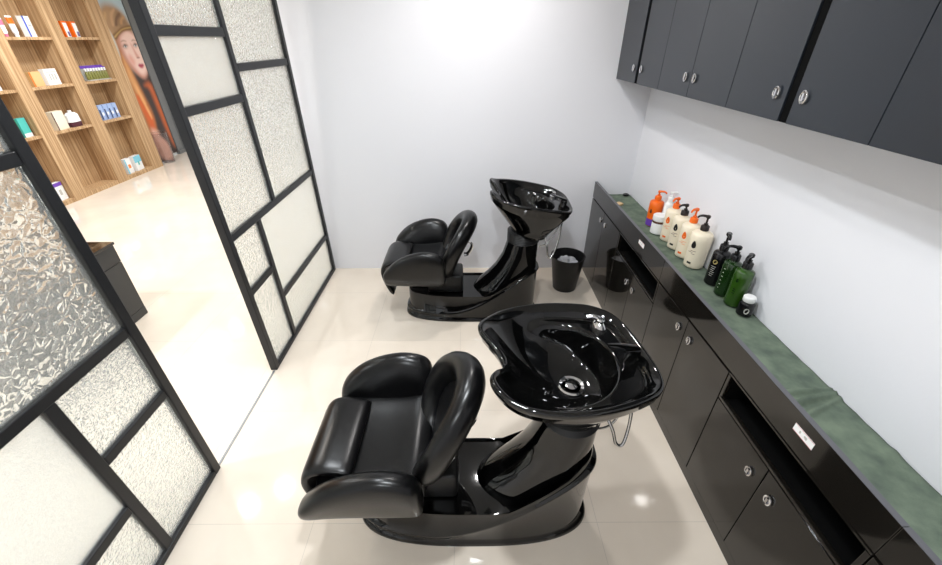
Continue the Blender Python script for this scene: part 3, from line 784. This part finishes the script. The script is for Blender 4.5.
carton('white box with a purple top on the bottom shelf behind the partition post', 5.215, z, 0.13, 0.23, 0.06, ['white', 'purple', 'grey_ink'], 0.1, bands=[(0, 1, .8, 1), (.3, .6, .3, .6)])
carton('white box with an orange emblem on the bottom right shelf', 6.475, z, 0.14, 0.225, 0.06, ['white', 'orange_ink', 'sky'], 0.1, bands=[(.35, .75, .35, .6), (0, .2, .0, 1)])
t = carton('pale box with a light blue rounded top on the bottom right shelf', 6.68, z, 0.17, 0.225, 0.07, ['white', 'sky', 'teal'], 0.1, bands=[(0, 1, .55, 1), (.4, .6, .35, .6)])

# ------------------------------------------------------------------ poster of a long-haired woman
t = thing('wall_poster', 'tall poster of a long-haired woman with a headband beside the shelving', 'poster', (XS+0.03, 7.55, 0))
obj('board', B(-0.028, 0.0, -0.40, 0.41, 0.05, 2.62), 'p_bg', t)
def curve(pts, n=36): return [(p.x, p.y) for p in catmull([(a, b, 0) for a, b in pts], n)]
LAY = [                                                     # printed picture: colour, softness in metres, outline in the poster plane
    ('#3a2c28', 0.15, [(7.0, -0.1), (8.1, -0.1), (8.1, 1.45), (7.75, 1.5), (7.0, 1.5)]),
    ('#ad8963', 0.08, curve([(7.20, 1.3), (7.22, 1.9), (7.32, 2.20), (7.5, 2.36), (7.70, 2.38), (7.86, 2.30), (7.95, 2.15), (7.95, 1.9), (7.6, 1.5)])),
    ('#b8926c', 0.05, curve([(7.38, 2.0), (7.46, 2.26), (7.60, 2.33), (7.66, 2.22), (7.56, 2.10), (7.50, 1.95)])),
    ('#987759', 0.06, curve([(7.70, 2.10), (7.74, 2.30), (7.84, 2.26), (7.92, 2.12), (7.9, 2.08)])),
    ('#c9a079', 0.02, curve([(7.55, 2.10), (7.60, 2.25), (7.72, 2.33), (7.74, 2.31), (7.64, 2.22), (7.60, 2.10)])), ('#7a5a42', 0.02, curve([(7.62, 2.10), (7.68, 2.20), (7.80, 2.28), (7.82, 2.25), (7.72, 2.18), (7.67, 2.10)])),
    ('#c09468', 0.02, curve([(7.74, 2.12), (7.78, 2.19), (7.88, 2.24), (7.89, 2.21), (7.82, 2.17), (7.79, 2.12)])), ('#cda678', 0.03, curve([(7.34, 1.95), (7.40, 2.15), (7.50, 2.27), (7.52, 2.24), (7.45, 2.12), (7.41, 1.95)])),
    ('#b5713e', 0.05, curve([(7.30, 1.0), (7.28, 1.6), (7.40, 1.9), (7.52, 1.95), (7.56, 1.75), (7.60, 1.45), (7.66, 1.10), (7.70, 0.75), (7.62, 0.42), (7.50, 0.35), (7.40, 0.6)])),
    ('#e0a469', 0.05, curve([(7.46, 1.40), (7.52, 1.70), (7.56, 1.50), (7.60, 1.20), (7.62, 0.95), (7.54, 1.0), (7.49, 1.2)])),
    ('#d9652a', 0.05, curve([(7.46, 1.05), (7.53, 1.10), (7.58, 0.95), (7.66, 0.72), (7.60, 0.50), (7.52, 0.50), (7.49, 0.8)])),
    ('#f0b070', 0.03, curve([(7.54, 1.25), (7.57, 1.20), (7.64, 0.80), (7.62, 0.70), (7.57, 0.95)])),
    ('#c4602c', 0.07, curve([(7.76, 1.22), (7.84, 1.15), (7.86, 0.8), (7.88, 0.45), (7.95, 0.15), (7.97, 0.7), (7.95, 1.1), (7.90, 1.26)])),
    ('#e4b39c', 0.06, curve([(7.50, 0.52), (7.60, 0.52), (7.70, 0.44), (7.80, 0.35), (7.78, 0.12), (7.60, 0.05), (7.42, 0.15)])),
    ('#c9907c', 0.04, curve([(7.53, 1.80), (7.56, 1.96), (7.70, 2.04), (7.86, 2.06), (8.00, 1.95), (8.02, 1.75), (8.00, 1.52), (7.93, 1.38), (7.83, 1.32), (7.73, 1.36), (7.61, 1.50), (7.54, 1.66)])),
    ('#f2cfc2', 0.05, curve([(7.60, 1.80), (7.63, 1.93), (7.74, 2.00), (7.86, 2.02), (8.00, 1.92), (8.02, 1.75), (8.00, 1.55), (7.93, 1.43), (7.84, 1.38), (7.76, 1.42), (7.67, 1.55), (7.61, 1.68)])),
    ('#e3a898', 0.05, curve([(7.64, 1.66), (7.70, 1.69), (7.75, 1.60), (7.71, 1.53), (7.65, 1.58)])),
    ('#dba392', 0.025, curve([(7.80, 1.84), (7.82, 1.84), (7.86, 1.72), (7.89, 1.655), (7.86, 1.635), (7.82, 1.65), (7.81, 1.74)])),
    ('#a5695c', 0.012, curve([(7.82, 1.642), (7.85, 1.632), (7.90, 1.640), (7.87, 1.652)])),
    ('#b9485a', 0.02, curve([(7.79, 1.525), (7.835, 1.553), (7.865, 1.545), (7.90, 1.552), (7.925, 1.525), (7.88, 1.488), (7.83, 1.488)], 30)),
    ('#8f2c40', 0.008, curve([(7.795, 1.526), (7.86, 1.530), (7.92, 1.526), (7.86, 1.518)], 24)),
    ('#b98a78', 0.03, curve([(7.60, 1.81), (7.66, 1.85), (7.73, 1.83), (7.66, 1.78)], 24)), ('#b98a78', 0.03, curve([(7.85, 1.82), (7.90, 1.86), (7.96, 1.84), (7.90, 1.79)], 24)),
    ('#e9e2de', 0.012, curve([(7.625, 1.805), (7.665, 1.828), (7.705, 1.808), (7.665, 1.792)], 24)), ('#e9e2de', 0.012, curve([(7.865, 1.815), (7.905, 1.838), (7.95, 1.818), (7.905, 1.802)], 24)),
    ('#4a5560', 0.010, [(7.668+0.016*math.cos(2*PI*i/14), 1.812+0.018*math.sin(2*PI*i/14)) for i in range(14)]), ('#4a5560', 0.010, [(7.908+0.016*math.cos(2*PI*i/14), 1.822+0.018*math.sin(2*PI*i/14)) for i in range(14)]),
    ('#4b352d', 0.010, curve([(7.61, 1.80), (7.665, 1.840), (7.715, 1.812), (7.665, 1.826)], 24)), ('#4b352d', 0.010, curve([(7.855, 1.815), (7.905, 1.850), (7.955, 1.822), (7.905, 1.836)], 24)),
    ('#a5765e', 0.018, curve([(7.60, 1.875), (7.67, 1.900), (7.73, 1.880), (7.67, 1.884)], 24)), ('#a5765e', 0.018, curve([(7.85, 1.885), (7.90, 1.908), (7.96, 1.89), (7.90, 1.893)], 24)),
    ('#7d5a30', 0.02, curve([(7.48, 1.96), (7.60, 2.02), (7.75, 2.08), (7.97, 2.11), (7.97, 2.05), (7.76, 2.02), (7.62, 1.96), (7.52, 1.90)])),
    ('#c8a468', 0.012, curve([(7.50, 1.945), (7.62, 2.005), (7.76, 2.06), (7.97, 2.09), (7.97, 2.075), (7.76, 2.045), (7.62, 1.985), (7.52, 1.93)])),
    ('#dcdad0', 0.03, curve([(7.34, 1.62), (7.32, 1.85), (7.36, 2.03), (7.44, 2.05), (7.49, 1.90), (7.48, 1.72), (7.42, 1.58)])),
    ('#b9bcae', 0.03, curve([(7.40, 1.66), (7.38, 1.85), (7.42, 1.95), (7.45, 1.80), (7.43, 1.66)])),
]
def sdist(x, y, P):
    ins = False; d2 = 1e9; n = len(P); x1, y1 = P[-1]
    for x2, y2 in P:
        dx, dy = x2-x1, y2-y1
        tt = ((x-x1)*dx+(y-y1)*dy)/(dx*dx+dy*dy+1e-12); tt = 0 if tt < 0 else 1 if tt > 1 else tt
        ex, ey = x-x1-tt*dx, y-y1-tt*dy; e2 = ex*ex+ey*ey
        if e2 < d2: d2 = e2
        if (y1 > y) != (y2 > y) and x < x1+(y-y1)*dx/dy: ins = not ins
        x1, y1 = x2, y2
    d = math.sqrt(d2); return d if ins else -d
PL = [(lin(c), sf, P, min(p[0] for p in P)-sf, max(p[0] for p in P)+sf, min(p[1] for p in P)-sf, max(p[1] for p in P)+sf) for c, sf, P in LAY]
def paint(y, z):
    k = ss(1.2, 2.6, z); c = [a*(1-k)+b*k for a, b in zip(lin('#8f9aa0'), lin('#bccfd8'))]
    for col, sf, P, xa, xb, za, zb_ in PL:
        if xa < y < xb and za < z < zb_:
            w_ = ss(-sf, sf, sdist(y, z, P))
            c = [a*(1-w_)+b*w_ for a, b in zip(c, col)]
    return (c[0], c[1], c[2], 1)
bm = bmesh.new(); gy, gz = 64, 220
lay = bm.verts.layers.float_color.new('print')
G_ = []
for j in range(gz+1):
    z_ = 0.05+2.57*j/gz; row = []
    for i in range(gy+1):
        y_ = 7.15+0.81*i/gy; v = bm.verts.new((0.0015, y_-7.55, z_)); v[lay] = paint(y_, z_); row.append(v)
    G_.append(row)
for j in range(gz):
    for i in range(gy): bm.faces.new((G_[j][i], G_[j][i+1], G_[j+1][i+1], G_[j+1][i]))
M['print'] = mat('glossy_poster_print', '#ffffff', 0.3)
_n = M['print'].node_tree; _a = _n.nodes.new('ShaderNodeVertexColor'); _a.layer_name = 'print'
_n.links.new(_a.outputs['Color'], _n.nodes['Principled BSDF'].inputs['Base Color'])
obj('portrait_print', bm, 'print', t)

bm = bmesh.new()
lathe(bm, [(0.10, 0), (0.105, 0.006), (0.130, 0.50), (0.133, 0.505), (0.128, 0.505), (0.100, 0.015), (0.02, 0.012)], 40)
tag(obj('umbrella_bin', bm, 'smoke', smooth=True, loc=(-5.50, 7.40, 0)), 'smoked translucent round bin on the floor below the poster', 'bin')

# ------------------------------------------------------------------ salon: dark desk behind the near partition
t = thing('drawer_desk', 'low charcoal drawer cabinet seen behind the near glass partition', 'cabinet', (-2.63, 2.15, 0))
a, b = -0.55, 0.515
obj('top', B(-0.52, 0.008, a-0.008, b+0.008, 0.612, 0.632), 'desktop', t, bevel=0.002)
obj('carcass', B(-0.51, -0.02, a, b, 0.0, 0.612), 'desk', t)
for p, q in ((a, (a+b)/2), ((a+b)/2, b)):
    obj('drawer_front', B(-0.02, 0, p+0.001, q-0.001, 0.476, 0.608), 'desk', t, bevel=0.002)
    obj('door', B(-0.02, 0, p+0.001, q-0.001, 0.070, 0.472), 'desk', t, bevel=0.002)
obj('plinth', B(-0.02, 0.0, a, b, 0.0, 0.066), 'desk', t)

# ------------------------------------------------------------------ lights
def downlight(x, y, power, col, r=0.06, label='', z=H):
    t = thing('ceiling_downlight', label or 'round white ceiling downlight out of view, set partly added as fill', 'ceiling light', (x, y, z), 0, 'ceiling downlights')
    bm = bmesh.new(); lathe(bm, [(r+0.025, -0.001), (r+0.025, -0.006), (r+0.004, -0.010), (r+0.002, -0.001)], 32, cap0=False, cap1=False)
    obj('trim_ring', bm, 'white', t, smooth=True)
    L = bpy.data.lights.new('downlight_lamp', 'AREA'); L.shape = 'DISK'; L.size = 2*r; L.energy = power*0.355; L.color = col
    L.spread = math.radians(165)
    o = bpy.data.objects.new('downlight_lamp', L); COL.objects.link(o); o.parent = t; o.location = (0, 0, -0.004)
    return t
WARM = (1.0, 0.90, 0.78); NEUT = (1.0, 0.97, 0.95); COOL = (0.91, 0.96, 1.0)
for x, y, p, c in ((0.134, 2.70, 45, NEUT), (-0.05, 0.9, 70, COOL), (-0.65, 1.75, 55, COOL), (-0.3, -0.6, 60, COOL),  # last pair here: lamps added out of view for soft fill
                   (-2.28, 2.88, 48, WARM), (-2.62, 2.66, 34, COOL), (-4.6, 5.35, 32, COOL), (-4.53, 5.65, 32, COOL), (-4.46, 6.06, 32, COOL),
                   (-4.59, 4.88, 32, COOL), (-4.09, 4.38, 38, COOL), (-3.62, 4.39, 38, COOL), (-3.0, 6.8, 115, COOL), (-2.6, 0.8, 72, COOL), (-4.0, 1.6, 105, COOL), (-3.2, -1.4, 110, COOL), (-1.9, 4.6, 75, COOL), (-0.8, 6.4, 90, COOL)):  # stronger ones: unseen lamps added to fill the salon
    downlight(x, y, p, c)

W = bpy.data.worlds.new('World'); bpy.context.scene.world = W; W.use_nodes = True
bg = W.node_tree.nodes['Background']; bg.inputs['Color'].default_value = (0.92, 0.96, 1.0, 1); bg.inputs['Strength'].default_value = 1.35

# ------------------------------------------------------------------ camera
cam = bpy.data.cameras.new('camera'); co = bpy.data.objects.new('camera', cam); COL.objects.link(co)
right = Vector((0.999990, -0.004285, -0.001306)); down = Vector((-0.003346, -0.520622, -0.853781)); fwd = Vector((0.002978, 0.853777, -0.520631))
mw = Matrix((( right.x, -down.x, -fwd.x, 0), (right.y, -down.y, -fwd.y, 0), (right.z, -down.z, -fwd.z, 1.9), (0, 0, 0, 1)))
co.matrix_world = mw
cam.sensor_width = 36; cam.sensor_fit = 'HORIZONTAL'; cam.lens = 398.5/942*36; cam.clip_start = 0.02
bpy.context.scene.camera = co
vs = bpy.context.scene.view_settings
bpy.context.scene.display_settings.display_device = 'sRGB'
vs.view_transform = 'Standard'; vs.look = 'None'; vs.exposure = 0.0; vs.gamma = 1.0; vs.use_curve_mapping = False
